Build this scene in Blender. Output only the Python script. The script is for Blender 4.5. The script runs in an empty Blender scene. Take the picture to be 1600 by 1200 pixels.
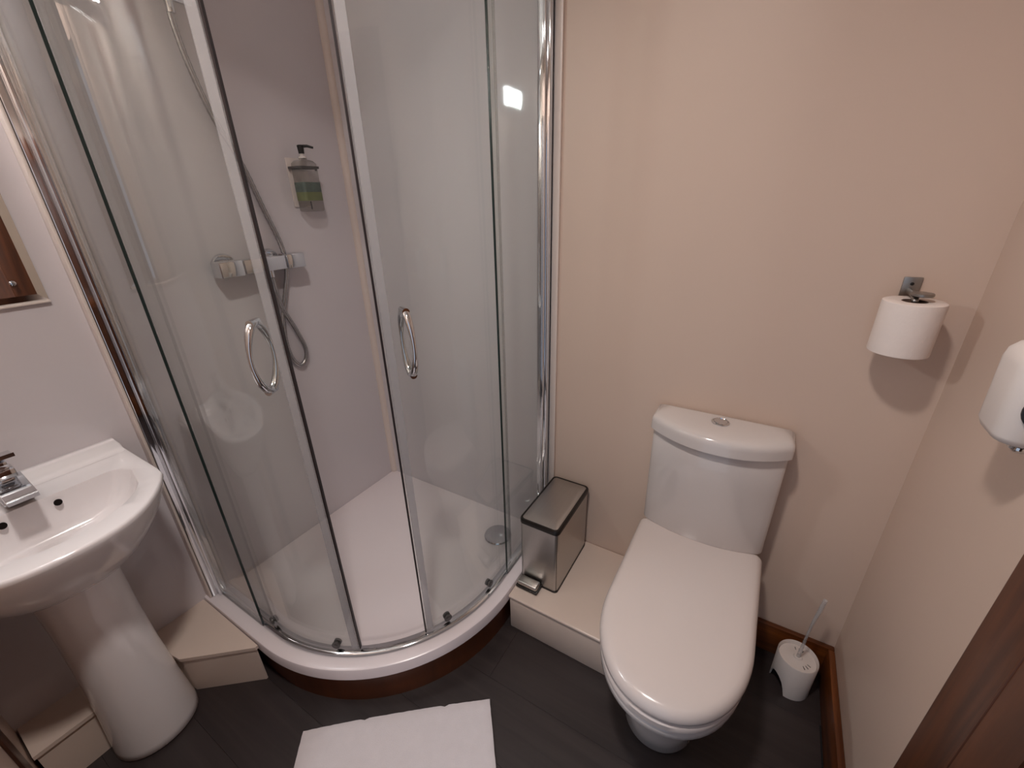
import bpy, bmesh, math, random
from mathutils import Vector, Matrix
random.seed(4)
S = bpy.context.scene
COL = S.collection

# ------------------------------------------------------------------ camera, light, exposure
cam_d = bpy.data.cameras.new('camera')
cam = bpy.data.objects.new('camera', cam_d)
COL.objects.link(cam)
RGT = Vector((0.8582001, 0.5128134, -0.0226921))
DWN = Vector((0.1881278, -0.3553501, -0.9156059))
FWD = Vector((-0.4775987, 0.7815041, -0.4014360))
rot = Matrix((RGT, -DWN, -FWD)).transposed()
cam.matrix_world = Matrix.Translation((1.4892, -1.2530, 1.4138)) @ rot.to_4x4()
cam_d.sensor_width = 36.0
cam_d.lens = 664.287 / 1600 * 36.0
cam_d.clip_start = 0.02
S.camera = cam

S.view_settings.view_transform = 'Standard'
S.view_settings.look = 'None'
S.view_settings.gamma = 1.0
S.view_settings.use_curve_mapping = False
S.view_settings.exposure = 0.0
S.cycles.max_bounces = 14
S.cycles.diffuse_bounces = 6
S.cycles.glossy_bounces = 6
S.cycles.transparent_max_bounces = 40
S.cycles.caustics_reflective = False
S.cycles.caustics_refractive = False

w = bpy.data.worlds.new('world')
S.world = w
w.use_nodes = True
bg = w.node_tree.nodes['Background']
bg.inputs[0].default_value = (0.72, 0.82, 1.0, 1)      # cool daylight in the room beyond the open door
bg.inputs[1].default_value = 0.62


def area(name, loc, target, size, power, color, shape='DISK', spread=180):
    l = bpy.data.lights.new(name, 'AREA')
    l.shape = shape
    l.size = size
    l.energy = power
    l.color = color
    l.spread = math.radians(spread)
    o = bpy.data.objects.new(name, l)
    COL.objects.link(o)
    o.location = loc
    d = Vector(target) - Vector(loc)
    o.rotation_euler = d.to_track_quat('-Z', 'Y').to_euler()
    return o


area('ceiling_lamp', (1.19, -1.10, 2.375), (1.19, -1.10, 0), 0.14, 12.2, (1.0, 0.925, 0.885), spread=142)


# ------------------------------------------------------------------ helpers
def lin(h):
    c = [int(h[i:i + 2], 16) / 255 for i in (0, 2, 4)]
    return tuple(x / 12.92 if x <= 0.04045 else ((x + 0.055) / 1.055) ** 2.4 for x in c) + (1,)


def mat(name, color, rough=0.5, metal=0.0, noise=0.0, nscale=8.0, bump=0.0, bscale=60.0, coat=0.0, spec=0.5, stretch=(1, 1, 1), rvar=0.0):
    m = bpy.data.materials.new(name)
    m.use_nodes = True
    nt = m.node_tree
    b = nt.nodes['Principled BSDF']
    c = lin(color) if isinstance(color, str) else color
    b.inputs['Base Color'].default_value = c
    b.inputs['Roughness'].default_value = rough
    b.inputs['Metallic'].default_value = metal
    b.inputs['Specular IOR Level'].default_value = spec
    b.inputs['Coat Weight'].default_value = coat
    b.inputs['Coat Roughness'].default_value = 0.05
    tc = nt.nodes.new('ShaderNodeTexCoord')
    mp = nt.nodes.new('ShaderNodeMapping')
    mp.inputs['Scale'].default_value = stretch
    nt.links.new(tc.outputs['Object'], mp.inputs['Vector'])
    if noise or rvar:
        n = nt.nodes.new('ShaderNodeTexNoise')
        n.inputs['Scale'].default_value = nscale
        n.inputs['Detail'].default_value = 5
        nt.links.new(mp.outputs[0], n.inputs['Vector'])
    if noise:
        r = nt.nodes.new('ShaderNodeValToRGB')
        r.color_ramp.elements[0].position = 0.3
        r.color_ramp.elements[1].position = 0.7
        r.color_ramp.elements[0].color = tuple(max(0, x * (1 - noise)) for x in c[:3]) + (1,)
        r.color_ramp.elements[1].color = tuple(min(1, x * (1 + noise)) for x in c[:3]) + (1,)
        nt.links.new(n.outputs[0], r.inputs[0])
        nt.links.new(r.outputs[0], b.inputs['Base Color'])
    if rvar:
        mr = nt.nodes.new('ShaderNodeMapRange')
        mr.inputs[3].default_value = max(0, rough - rvar)
        mr.inputs[4].default_value = rough + rvar
        nt.links.new(n.outputs[0], mr.inputs[0])
        nt.links.new(mr.outputs[0], b.inputs['Roughness'])
    if bump:
        n2 = nt.nodes.new('ShaderNodeTexNoise')
        n2.inputs['Scale'].default_value = bscale
        n2.inputs['Detail'].default_value = 4
        nt.links.new(mp.outputs[0], n2.inputs['Vector'])
        bp = nt.nodes.new('ShaderNodeBump')
        bp.inputs['Strength'].default_value = bump
        bp.inputs['Distance'].default_value = 0.002
        nt.links.new(n2.outputs[0], bp.inputs['Height'])
        nt.links.new(bp.outputs[0], b.inputs['Normal'])
    return m


def wood(name, dark, light, axis, rough=0.38, scale=1.0):
    m = bpy.data.materials.new(name)
    m.use_nodes = True
    nt = m.node_tree
    b = nt.nodes['Principled BSDF']
    b.inputs['Roughness'].default_value = rough
    tc = nt.nodes.new('ShaderNodeTexCoord')
    mp = nt.nodes.new('ShaderNodeMapping')
    s = [38 * scale] * 3
    s[axis] = 2.2 * scale
    mp.inputs['Scale'].default_value = s
    nt.links.new(tc.outputs['Object'], mp.inputs['Vector'])
    n = nt.nodes.new('ShaderNodeTexNoise')
    n.inputs['Scale'].default_value = 1.0
    n.inputs['Detail'].default_value = 7
    n.inputs['Roughness'].default_value = 0.6
    n.inputs['Distortion'].default_value = 0.6
    nt.links.new(mp.outputs[0], n.inputs['Vector'])
    r = nt.nodes.new('ShaderNodeValToRGB')
    r.color_ramp.elements[0].position = 0.32
    r.color_ramp.elements[1].position = 0.68
    r.color_ramp.elements[0].color = lin(dark)
    r.color_ramp.elements[1].color = lin(light)
    nt.links.new(n.outputs[0], r.inputs[0])
    nt.links.new(r.outputs[0], b.inputs['Base Color'])
    bp = nt.nodes.new('ShaderNodeBump')
    bp.inputs['Strength'].default_value = 0.15
    bp.inputs['Distance'].default_value = 0.001
    nt.links.new(n.outputs[0], bp.inputs['Height'])
    nt.links.new(bp.outputs[0], b.inputs['Normal'])
    return m


def glass(name, tint, gloss=1.0, haze=0.0):
    """thin clear pane: transparent + Schlick mirror reflection, the same from both sides"""
    m = bpy.data.materials.new(name)
    m.use_nodes = True
    nt = m.node_tree
    nt.nodes.clear()
    out = nt.nodes.new('ShaderNodeOutputMaterial')
    tr = nt.nodes.new('ShaderNodeBsdfTransparent')
    tr.inputs[0].default_value = tint
    gl = nt.nodes.new('ShaderNodeBsdfGlossy')
    gl.inputs['Roughness'].default_value = 0.0
    lw = nt.nodes.new('ShaderNodeLayerWeight')
    lw.inputs[0].default_value = 0.5
    pw = nt.nodes.new('ShaderNodeMath')
    pw.operation = 'POWER'
    pw.inputs[1].default_value = 5
    nt.links.new(lw.outputs['Facing'], pw.inputs[0])
    mu = nt.nodes.new('ShaderNodeMath')
    mu.operation = 'MULTIPLY_ADD'
    mu.inputs[1].default_value = 0.95 * gloss
    mu.inputs[2].default_value = 0.043 * gloss
    nt.links.new(pw.outputs[0], mu.inputs[0])
    mix = nt.nodes.new('ShaderNodeMixShader')
    nt.links.new(mu.outputs[0], mix.inputs[0])
    nt.links.new(tr.outputs[0], mix.inputs[1])
    nt.links.new(gl.outputs[0], mix.inputs[2])
    last = mix
    if haze:
        df = nt.nodes.new('ShaderNodeBsdfDiffuse')
        df.inputs[0].default_value = (0.8, 0.8, 0.8, 1)
        m2 = nt.nodes.new('ShaderNodeMixShader')
        m2.inputs[0].default_value = haze
        nt.links.new(mix.outputs[0], m2.inputs[1])
        nt.links.new(df.outputs[0], m2.inputs[2])
        last = m2
    nt.links.new(last.outputs[0], out.inputs[0])
    return m


def emit(name, color, strength):
    m = bpy.data.materials.new(name)
    m.use_nodes = True
    nt = m.node_tree
    nt.nodes.clear()
    out = nt.nodes.new('ShaderNodeOutputMaterial')
    e = nt.nodes.new('ShaderNodeEmission')
    e.inputs[0].default_value = color
    e.inputs[1].default_value = strength
    nt.links.new(e.outputs[0], out.inputs[0])
    return m


def thing(name, label, cat, loc=(0, 0, 0), group=None):
    o = bpy.data.objects.new(name, None)
    o.empty_display_size = 0.05
    COL.objects.link(o)
    o.location = loc
    o['label'] = label
    o['category'] = cat
    if group:
        o['group'] = group
    return o


def base(parent):
    v = Vector((0, 0, 0))
    while parent is not None:
        v += parent.location
        parent = parent.parent
    return v


def finish(name, bm, m, parent=None, smooth=35, kind=None, label=None):
    off = base(parent)
    if off.length > 0:
        bmesh.ops.translate(bm, verts=bm.verts, vec=-off)
    bmesh.ops.recalc_face_normals(bm, faces=bm.faces)
    me = bpy.data.meshes.new(name)
    bm.to_mesh(me)
    bm.free()
    for mm in (m if isinstance(m, (list, tuple)) else [m]):
        me.materials.append(mm)
    if smooth:
        me.polygons.foreach_set('use_smooth', [True] * len(me.polygons))
        me.set_sharp_from_angle(angle=math.radians(smooth))
    o = bpy.data.objects.new(name, me)
    COL.objects.link(o)
    if parent is not None:
        o.parent = parent
    if kind:
        o['kind'] = kind
    if label:
        o['label'] = label
    return o


def add_box(bm, x0, x1, y0, y1, z0, z1, bev=0.0, seg=2):
    r = bmesh.ops.create_cube(bm, size=1)
    vs = r['verts']
    for v in vs:
        v.co = Vector((x0 + (v.co.x + 0.5) * (x1 - x0), y0 + (v.co.y + 0.5) * (y1 - y0), z0 + (v.co.z + 0.5) * (z1 - z0)))
    if bev:
        es = list({e for v in vs for e in v.link_edges})
        bmesh.ops.bevel(bm, geom=es, offset=bev, segments=seg, affect='EDGES', profile=0.5, clamp_overlap=True)
    return bm


def box(name, b, m, parent=None, bev=0.0, seg=2, kind=None, label=None, smooth=35):
    bm = bmesh.new()
    add_box(bm, *b, bev=bev, seg=seg)
    return finish(name, bm, m, parent, smooth, kind, label)


def loft(bm, rings, closed=True, cap0=True, cap1=True):
    vr = [[bm.verts.new(p) for p in r] for r in rings]
    n = len(rings[0])
    for a, b in zip(vr[:-1], vr[1:]):
        for i in range(n if closed else n - 1):
            j = (i + 1) % n
            bm.faces.new((a[i], a[j], b[j], b[i]))
    if cap0:
        bm.faces.new(list(reversed(vr[0])))
    if cap1:
        bm.faces.new(vr[-1])
    return vr


def prism(name, pts, z0, z1, m, parent=None, bev=0.0, seg=2, kind=None, label=None, smooth=35):
    bm = bmesh.new()
    loft(bm, [[(x, y, z0) for x, y in pts], [(x, y, z1) for x, y in pts]])
    if bev:
        es = [e for e in bm.edges if e.calc_face_angle(0) > math.radians(30)]
        bmesh.ops.bevel(bm, geom=es, offset=bev, segments=seg, affect='EDGES', profile=0.5, clamp_overlap=True)
    return finish(name, bm, m, parent, smooth, kind, label)


def add_lathe(bm, prof, c, n=32, cap0=True, cap1=True, axis='z', sx=1, sy=1):
    rings = []
    for r, h in prof:
        ring = []
        for i in range(n):
            a = 2 * math.pi * i / n
            u, v = r * math.cos(a) * sx, r * math.sin(a) * sy
            p = {'z': (u, v, h), 'x': (h, u, v), 'y': (u, h, v)}[axis]
            ring.append(tuple(c[k] + p[k] for k in range(3)))
        rings.append(ring)
    loft(bm, rings, True, cap0, cap1)
    return bm


def lathe(name, prof, c, m, parent=None, n=32, axis='z', cap0=True, cap1=True, label=None, sx=1, sy=1, smooth=35):
    bm = bmesh.new()
    add_lathe(bm, prof, c, n, cap0, cap1, axis, sx, sy)
    return finish(name, bm, m, parent, smooth, None, label)


def spline(pts, n=8):
    """Catmull-Rom through pts"""
    P = [Vector(p) for p in pts]
    P = [2 * P[0] - P[1]] + P + [2 * P[-1] - P[-2]]
    out = []
    for i in range(1, len(P) - 2):
        for k in range(n):
            t = k / n
            a, b, c, d = P[i - 1], P[i], P[i + 1], P[i + 2]
            out.append(0.5 * ((2 * b) + (c - a) * t + (2 * a - 5 * b + 4 * c - d) * t * t + (3 * b - a - 3 * c + d) * t ** 3))
    out.append(P[-2])
    return out


def add_tube(bm, path, r, n=10, flat=1.0):
    rings = []
    up = None
    P = [Vector(p) for p in path]
    for i, p in enumerate(P):
        t = (P[min(i + 1, len(P) - 1)] - P[max(i - 1, 0)]).normalized()
        if up is None:
            up = Vector((0, 0, 1)) if abs(t.z) < 0.9 else Vector((1, 0, 0))
        s = t.cross(up).normalized()
        up = s.cross(t).normalized()
        rr = r[i] if isinstance(r, (list, tuple)) else r
        rings.append([p + rr * (math.cos(2 * math.pi * k / n) * s + flat * math.sin(2 * math.pi * k / n) * up) for k in range(n)])
    loft(bm, rings)
    return bm


def tube(name, path, r, m, parent=None, n=10, flat=1.0, label=None):
    bm = bmesh.new()
    add_tube(bm, path, r, n, flat)
    return finish(name, bm, m, parent, 60, None, label)


def rrect(x0, x1, y0, y1, r, n=6):
    pts = []
    for cx, cy, a0 in ((x1 - r, y1 - r, 0), (x0 + r, y1 - r, 90), (x0 + r, y0 + r, 180), (x1 - r, y0 + r, 270)):
        for k in range(n + 1):
            a = math.radians(a0 + 90 * k / n)
            pts.append((cx + r * math.cos(a), cy + r * math.sin(a)))
    return pts


# ------------------------------------------------------------------ materials
M_PANEL = mat('shower_panel_laminate', 'CFC9CB', 0.05, noise=0.012, nscale=3, spec=0.35)
M_PAINT = mat('blush_beige_paint', 'C9B3A4', 0.42, noise=0.015, nscale=2.5, bump=0.05, bscale=220, spec=0.35)
M_CEIL = mat('white_ceiling_paint', 'DCD6D0', 0.8)
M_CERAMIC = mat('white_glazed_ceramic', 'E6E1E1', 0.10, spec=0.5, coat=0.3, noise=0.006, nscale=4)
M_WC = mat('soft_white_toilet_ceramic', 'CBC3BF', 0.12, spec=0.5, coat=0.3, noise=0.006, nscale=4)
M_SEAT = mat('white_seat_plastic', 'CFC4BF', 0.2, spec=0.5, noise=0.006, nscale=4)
M_ACRYL = mat('white_acrylic_tray', 'E4DADB', 0.25, noise=0.01, nscale=5, bump=0.02, bscale=60)
M_BOXING = mat('cream_boxing_laminate', 'D3C1B4', 0.3, noise=0.012, nscale=4, bump=0.03, bscale=80)
M_TRIM = mat('cream_plastic_trim', 'D8CBC2', 0.3, noise=0.01, nscale=6)
M_CHROME = mat('polished_chrome', (0.70, 0.71, 0.73, 1), 0.06, 1.0, rvar=0.02, nscale=20)
M_STEEL = mat('brushed_steel', (0.50, 0.475, 0.45, 1), 0.33, 1.0, noise=0.02, nscale=1.0, stretch=(6, 6, 260))
M_LIDSTEEL = mat('brushed_steel_lid', (0.52, 0.495, 0.47, 1), 0.30, 1.0, noise=0.02, nscale=1.0, stretch=(260, 6, 6))
M_GREYMETAL = mat('satin_grey_metal', (0.33, 0.31, 0.29, 1), 0.35, 1.0, noise=0.05, nscale=30)
M_BLACK = mat('black_plastic', '17120F', 0.35, noise=0.1, nscale=30)
M_GREYRUB = mat('grey_roller_plastic', '4A4644', 0.35, noise=0.1, nscale=30)
M_SEAL = glass('clear_grey_seal_plastic', (0.80, 0.79, 0.80, 1), 1.5, 0.22)
M_SEALDARK = mat('dark_magnet_strip', '1E1314', 0.5, noise=0.1, nscale=20)
M_GLASSEDGE = mat('dark_green_glass_edge', '1F2A28', 0.15, noise=0.1, nscale=30)
M_GLASS = glass('clear_shower_glass', (0.955, 0.97, 0.96, 1), 1.0, 0.012)
M_MIRROR = mat('silvered_mirror', (0.9, 0.9, 0.9, 1), 0.005, 1.0, rvar=0.002, nscale=3)
M_BEVEL = mat('bevelled_mirror_edge', (0.86, 0.84, 0.82, 1), 0.06, 1.0, rvar=0.02, nscale=6)
M_WOOD_X = wood('brown_wood_grain_across', '48230D', '784119', 0)
M_WOOD_Y = wood('brown_wood_grain_deep', '48230D', '784119', 1)
M_WOOD_Z = wood('brown_wood_grain_upright', '35190A', '5E331A', 2)
M_PAPER = mat('soft_white_paper', 'DCD0C9', 0.9, noise=0.02, nscale=30, bump=0.25, bscale=180, spec=0.1)
M_CARD = mat('grey_brown_card_core', '6B5448', 0.85, noise=0.08, nscale=60)
M_TOWEL = mat('white_cotton_terry', 'D9D2D4', 0.95, noise=0.02, nscale=40, bump=0.5, bscale=420, spec=0.05)
M_WHITEPL = mat('white_matt_plastic', 'D5CBC5', 0.4, noise=0.01, nscale=10)
M_BOTTLE = glass('clear_bottle_plastic', (0.80, 0.78, 0.76, 1), 1.4, 0.06)
M_SOAP = mat('pale_olive_soap_label', '6A6F4C', 0.45, noise=0.1, nscale=30)
M_LABELTEAL = mat('grey_teal_label', '566059', 0.5, noise=0.2, nscale=50)
M_CLEARROD = glass('clear_handle_plastic', (0.85, 0.84, 0.84, 1), 2.0, 0.25)
M_FLOORSUB = mat('floor_underlay_dark', '120D0D', 0.9, noise=0.1, nscale=10)
M_HOLESHADE = mat('overflow_hole_shade', '120B0A', 0.8, noise=0.1, nscale=30, spec=0.1)


def floor_mat():
    m = wood('dark_vinyl_plank', '251D1D', '362D2C', 0, 0.45, 0.55)
    return m


M_FLOOR = floor_mat()

# ------------------------------------------------------------------ room shell
W, D, H = 1.871, 1.375, 2.40
fl = box('floor', (-0.1, W + 0.1, -D - 0.1, 0.1, -0.06, -0.0035), M_FLOORSUB, kind='structure')
# vinyl planks, each its own piece, laid along the toilet wall
PW = 0.182
row = 0
y1 = -0.008
shared = {}
while y1 > -D - 0.02:
    y0 = y1 - PW
    x = -0.0 - [0.0, 0.55, 0.25, 0.8][row % 4]
    while x < W:
        xa, xb = max(x, 0.002), min(x + 1.2, W - 0.002)
        ln = round(xb - xa, 4)
        if ln > 0.02:
            if ln not in shared:
                bm = bmesh.new()
                add_box(bm, 0, ln - 0.0004, 0, PW - 0.0004, -0.003, 0.0, bev=0.0003, seg=1)
                shared[ln] = finish('plank', bm, M_FLOOR, fl)
                o = shared[ln]
            else:
                o = shared[ln].copy()
                COL.objects.link(o)
                o.parent = fl
            o.location = (xa, y0, 0)
        x += 1.2
    y1 = y0
    row += 1

box('ceiling', (-0.1, W + 0.1, -D - 0.1, 0.1, H, H + 0.08), M_CEIL, kind='structure')
wl = box('wall_left', (-0.1, 0.0, -D - 0.1, 0.1, 0, H), M_PANEL, kind='structure')
wb = box('wall_back', (0.0, W, 0.0, 0.1, 0, H), M_PAINT, kind='structure')
wr = box('wall_right', (W, W + 0.1, -D - 0.1, 0.1, 0, H), M_PAINT, kind='structure')
# front wall beside and above the open doorway in which the photographer stands
bm = bmesh.new()
add_box(bm, 0.0, 1.07, -D - 0.1, -D, 0, H)
add_box(bm, 1.07, W, -D - 0.1, -D, 2.04, H)
add_box(bm, 1.82, W, -D - 0.1, -D, 0, 2.04)
finish('wall_front', bm, M_PAINT, None, 35, 'structure')
# shower wall panel on the back wall, corner strip and end strip
box('shower_panel', (0.0, 0.886, -0.004, 0.0, 0.13, H), M_PANEL, wb, label='pale grey laminate panel lining the shower')
bm = bmesh.new()
q = [(0.0, -0.004)] + [(0.019 * math.cos(math.radians(a)), -0.004 - 0.019 * math.sin(math.radians(a))) for a in range(0, 91, 15)]
loft(bm, [[(x, y, 0.141) for x, y in q], [(x, y, H) for x, y in q]])
finish('corner_strip', bm, M_TRIM, wb, label='cream quadrant strip in the shower corner')
bm = bmesh.new()
add_box(bm, 0.886, 0.909, -0.011, 0.0, 0.156, H, bev=0.004)
finish('end_strip', bm, M_TRIM, wb, label='cream strip ending the shower panel')
for z in (1.522, 1.455):
    lathe('wall_plug', [(0.004, 0), (0.004, 0.003), (0.002, 0.004)], (0.0, -0.141, z), M_BLACK, wl, 10, 'x', label='small dark screw plug')
# skirtings
bm = bmesh.new()
add_box(bm, 1.302, W, -0.018, -0.0005, 0.0, 0.118, bev=0.004)
finish('baseboard_back', bm, M_WOOD_X, None, 35, 'structure')
bm = bmesh.new()
add_box(bm, W - 0.018, W, -D, -0.0185, 0.0, 0.118, bev=0.004)
finish('baseboard_right', bm, M_WOOD_Y, None, 35, 'structure')
# upright wooden trim on the front wall, low at the left edge of the picture
bm = bmesh.new()
add_box(bm, 0.222, 0.30, -D, -D + 0.006, 0.0, 2.05, bev=0.002)
finish('trim_1', bm, M_WOOD_Z, None, 35, 'structure')

# open door leaf folded back along the right wall
DX = 1.808
door = bpy.data.objects.new('door_1', None)
COL.objects.link(door)
door['kind'] = 'structure'
door.location = (1.83, -1.35, 0)
ye, yh = -0.615, -1.35
bm = bmesh.new()
add_box(bm, DX, DX + 0.04, ye - 0.085, ye, 0.012, 1.99, bev=0.003)
finish('stile', bm, M_WOOD_Z, door)
bm = bmesh.new()
add_box(bm, DX, DX + 0.04, yh, yh + 0.09, 0.012, 1.99, bev=0.003)
finish('stile', bm, M_WOOD_Z, door)
for z0, z1 in ((0.012, 0.20), (0.93, 1.0), (1.87, 1.99)):
    bm = bmesh.new()
    add_box(bm, DX, DX + 0.04, yh + 0.0905, ye - 0.0855, z0, z1, bev=0.003)
    finish('rail', bm, M_WOOD_Y, door)
for z0, z1 in ((0.2005, 0.9295), (1.0005, 1.8695)):
    ya, yb = yh + 0.0905, ye - 0.0855
    bm = bmesh.new()
    r0 = [(DX + 0.002, a, b) for a, b in ((ya, z0), (yb, z0), (yb, z1), (ya, z1))]
    k = 0.05
    r1 = [(DX + 0.016, a, b) for a, b in ((ya + k, z0 + k), (yb - k, z0 + k), (yb - k, z1 - k), (ya + k, z1 - k))]
    r2 = [(DX + 0.022, y, z) for (x, y, z) in r1]
    rb = [(DX + 0.038, y, z) for (x, y, z) in r0]
    loft(bm, [rb, r0, r1, r2])
    finish('panel', bm, M_WOOD_Z, door)
lathe('thumb_turn', [(0.013, 0), (0.013, -0.006), (0.008, -0.008), (0.008, -0.02), (0.006, -0.022)], (DX, -0.69, 1.075), M_CHROME, door, 20, 'x',
      label='round chrome thumb turn')

# ------------------------------------------------------------------ boxed ledges (pipe boxing) at floor level
c0 = bpy.data.objects.new('trim_2', None)
COL.objects.link(c0)
c0['kind'] = 'structure'
c0.location = (0.1, -1.15, 0)
SZ = 0.156
poly = [(0.0, -0.912), (0.331, -0.914), (0.332, -0.922), (0.166, -1.060), (0.126, -1.066), (0.126, -1.370), (0.0, -1.370)]
polyb = [(0.002, -0.914), (0.325, -0.917), (0.326, -0.922), (0.163, -1.054), (0.120, -1.060), (0.120, -1.366), (0.002, -1.366)]
prism('fascia', polyb, 0.0, SZ - 0.0125, M_BOXING, c0, bev=0.002)
prism('top_board', poly, SZ - 0.012, SZ, M_BOXING, c0, bev=0.003)
c1 = bpy.data.objects.new('trim_3', None)
COL.objects.link(c1)
c1['kind'] = 'structure'
c1.location = (1.1, -0.18, 0)
box('fascia', (0.916, 1.296, -0.366, -0.001, 0.0, SZ - 0.0125), M_BOXING, c1, bev=0.003)
box('top_board', (0.913, 1.30, -0.371, -0.001, SZ - 0.012, SZ), M_BOXING, c1, bev=0.005, seg=3)

# ------------------------------------------------------------------ shower tray (quadrant)
TS, TR, TC = 0.91, 0.55, 0.36
NA = 36


def quad_outline(d, n=NA):
    R = TR - d
    s = TC + R
    pts = [(0.001, -s), (TC * 0.5, -s)]
    for k in range(n + 1):
        a = math.radians(-90 + 90 * k / n)
        pts.append((TC + R * math.cos(a), -TC + R * math.sin(a)))
    pts += [(s, -TC * 0.5), (s, -0.005)]
    return pts


tray = thing('shower_tray', 'white quadrant shower tray raised on a dark wooden plinth', 'shower tray', (0.45, -0.45, 0))
bm = bmesh.new()
prof = [(0.012, 0.122), (0.0, 0.124), (0.0, 0.158), (0.002, 0.164), (0.008, 0.167), (0.036, 0.167), (0.041, 0.164), (0.043, 0.161), (0.09, 0.161), (0.098, 0.158),
        (0.112, 0.146), (0.125, 0.1415), (0.2, 0.1395)]
vr = [[bm.verts.new((x, y, z)) for x, y in quad_outline(d)] for d, z in prof]
for a, b in zip(vr[:-1], vr[1:]):
    for i in range(len(a) - 1):
        bm.faces.new((a[i], a[i + 1], b[i + 1], b[i]))
cv = bm.verts.new((0.001, -0.005, 0.1395))
for i in range(len(vr[-1]) - 1):
    bm.faces.new((vr[-1][i], vr[-1][i + 1], cv))
cb = bm.verts.new((0.001, -0.005, 0.122))
for i in range(len(vr[0]) - 1):
    bm.faces.new((vr[0][i + 1], vr[0][i], cb))
bm.faces.new([r[0] for r in vr] + [cv, cb])
bm.faces.new([r[-1] for r in reversed(vr)] + [cb, cv])
finish('tray_shell', bm, M_ACRYL, tray, 40)
bm = bmesh.new()
pl = [(x, y) for x, y in quad_outline(0.018)]
pl_in = [(x, y) for x, y in quad_outline(0.034)]
loop = pl + list(reversed(pl_in))
rings = [[(x, y, 0.0) for x, y in loop], [(x, y, 0.1215) for x, y in loop]]
n = len(pl)
V0 = [[bm.verts.new(p) for p in r] for r in rings]
m2 = len(loop)
for i in range(m2):
    j = (i + 1) % m2
    bm.faces.new((V0[0][i], V0[0][j], V0[1][j], V0[1][i]))
for i in range(n - 1):
    for r in V0:
        bm.faces.new((r[i], r[i + 1], r[m2 - 2 - i], r[m2 - 1 - i]))
M_WOOD_P = wood('dark_red_brown_plinth_wood', '48220C', '5C2E13', 2, 0.3, 0.35)
finish('plinth', bm, M_WOOD_P, tray, 40, label='dark red brown curved wooden plinth')
dc = (0.72, -0.135, 0.1398)
lathe('drain_cover', [(0.056, 0.0), (0.056, 0.004), (0.053, 0.008), (0.035, 0.0125), (0.012, 0.0142), (0.001, 0.0145)], dc, M_CHROME, tray, 36, label='round chrome drain cover')

# ------------------------------------------------------------------ shower enclosure
enc = thing('shower_enclosure', 'curved glass shower enclosure with chrome frame and two sliding doors', 'shower enclosure', (0.45, -0.45, 0.1612))
ZB, ZT = 0.1615, 2.16


def pth(R, a):
    if a < -90:
        return (TC - R * math.radians(-90 - a), -TC - R)
    if a > 0:
        return (TC + R, -TC + R * math.radians(a))
    return (TC + R * math.cos(math.radians(a)), -TC + R * math.sin(math.radians(a)))


def arc_slab(name, R0, R1, a0, a1, z0, z1, m, parent, n=None, edge=None, label=None, z_bev=False):
    n = n or max(2, int(abs(a1 - a0) / 0.9))
    angs = [a0 + (a1 - a0) * k / n for k in range(n + 1)]
    bm = bmesh.new()
    rings = []
    for a in angs:
        p, q_ = pth(R0, a), pth(R1, a)
        rings.append([(*p, z0), (*q_, z0), (*q_, z1), (*p, z1)])
    loft(bm, rings)
    if edge is not None:
        for f in bm.faces:
            f.normal_update()
        bm.faces.ensure_lookup_table()
        nf = len(bm.faces)
        bm.faces[nf - 1].material_index = 1
        bm.faces[nf - 2].material_index = 1
        return finish(name, bm, [m, edge], parent, 30, None, label)
    return finish(name, bm, m, parent, 30, None, label)


# wall profiles
FX = 0.868          # plane of the fixed panes
bm = bmesh.new()
add_box(bm, FX - 0.019, FX + 0.017, -0.034, -0.0045, ZB + 0.006, ZT, bev=0.003)
add_box(bm, FX - 0.012, FX + 0.010, -0.050, -0.034, ZB + 0.006, ZT, bev=0.002)
finish('wall_profile', bm, M_CHROME, enc)
bm = bmesh.new()
add_box(bm, 0.0005, 0.034, -FX - 0.026, -FX + 0.019, ZB + 0.006, ZT, bev=0.003)
add_box(bm, 0.034, 0.050, -FX - 0.010, -FX + 0.012, ZB + 0.006, ZT, bev=0.002)
finish('wall_profile', bm, M_CHROME, enc)
bm = bmesh.new()
add_box(bm, 0.0005, 0.032, -0.902, -0.8942, 0.168, ZT, bev=0.002)
finish('sealing_strip', bm, M_TRIM, enc, label='cream strip beside the left wall profile')
# curved rails
RR = FX - TC


def rail(name, z0, z1, d0, d1):
    bm = bmesh.new()
    pts = [(0.0345, None)]
    angs = [-90 - 36.5, -90 - 18] + [-90 + 2.5 * k for k in range(37)] + [18, 36.5]
    rings = []
    for a in angs:
        p0, p1 = pth(RR + d0, a), pth(RR + d1, a)
        rings.append([(*p0, z0), (*p1, z0), (*p1, z1 - 0.003), (p1[0] * .8 + p0[0] * .2, p1[1] * .8 + p0[1] * .2, z1),
                      (p1[0] * .2 + p0[0] * .8, p1[1] * .2 + p0[1] * .8, z1), (*p0, z1 - 0.003)])
    loft(bm, rings)
    return finish(name, bm, M_CHROME, enc, 30)


rail('bottom_rail', ZB, ZB + 0.013, -0.030, -0.0015)
rail('top_rail', ZT - 0.04, ZT, -0.03, 0.012)
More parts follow.
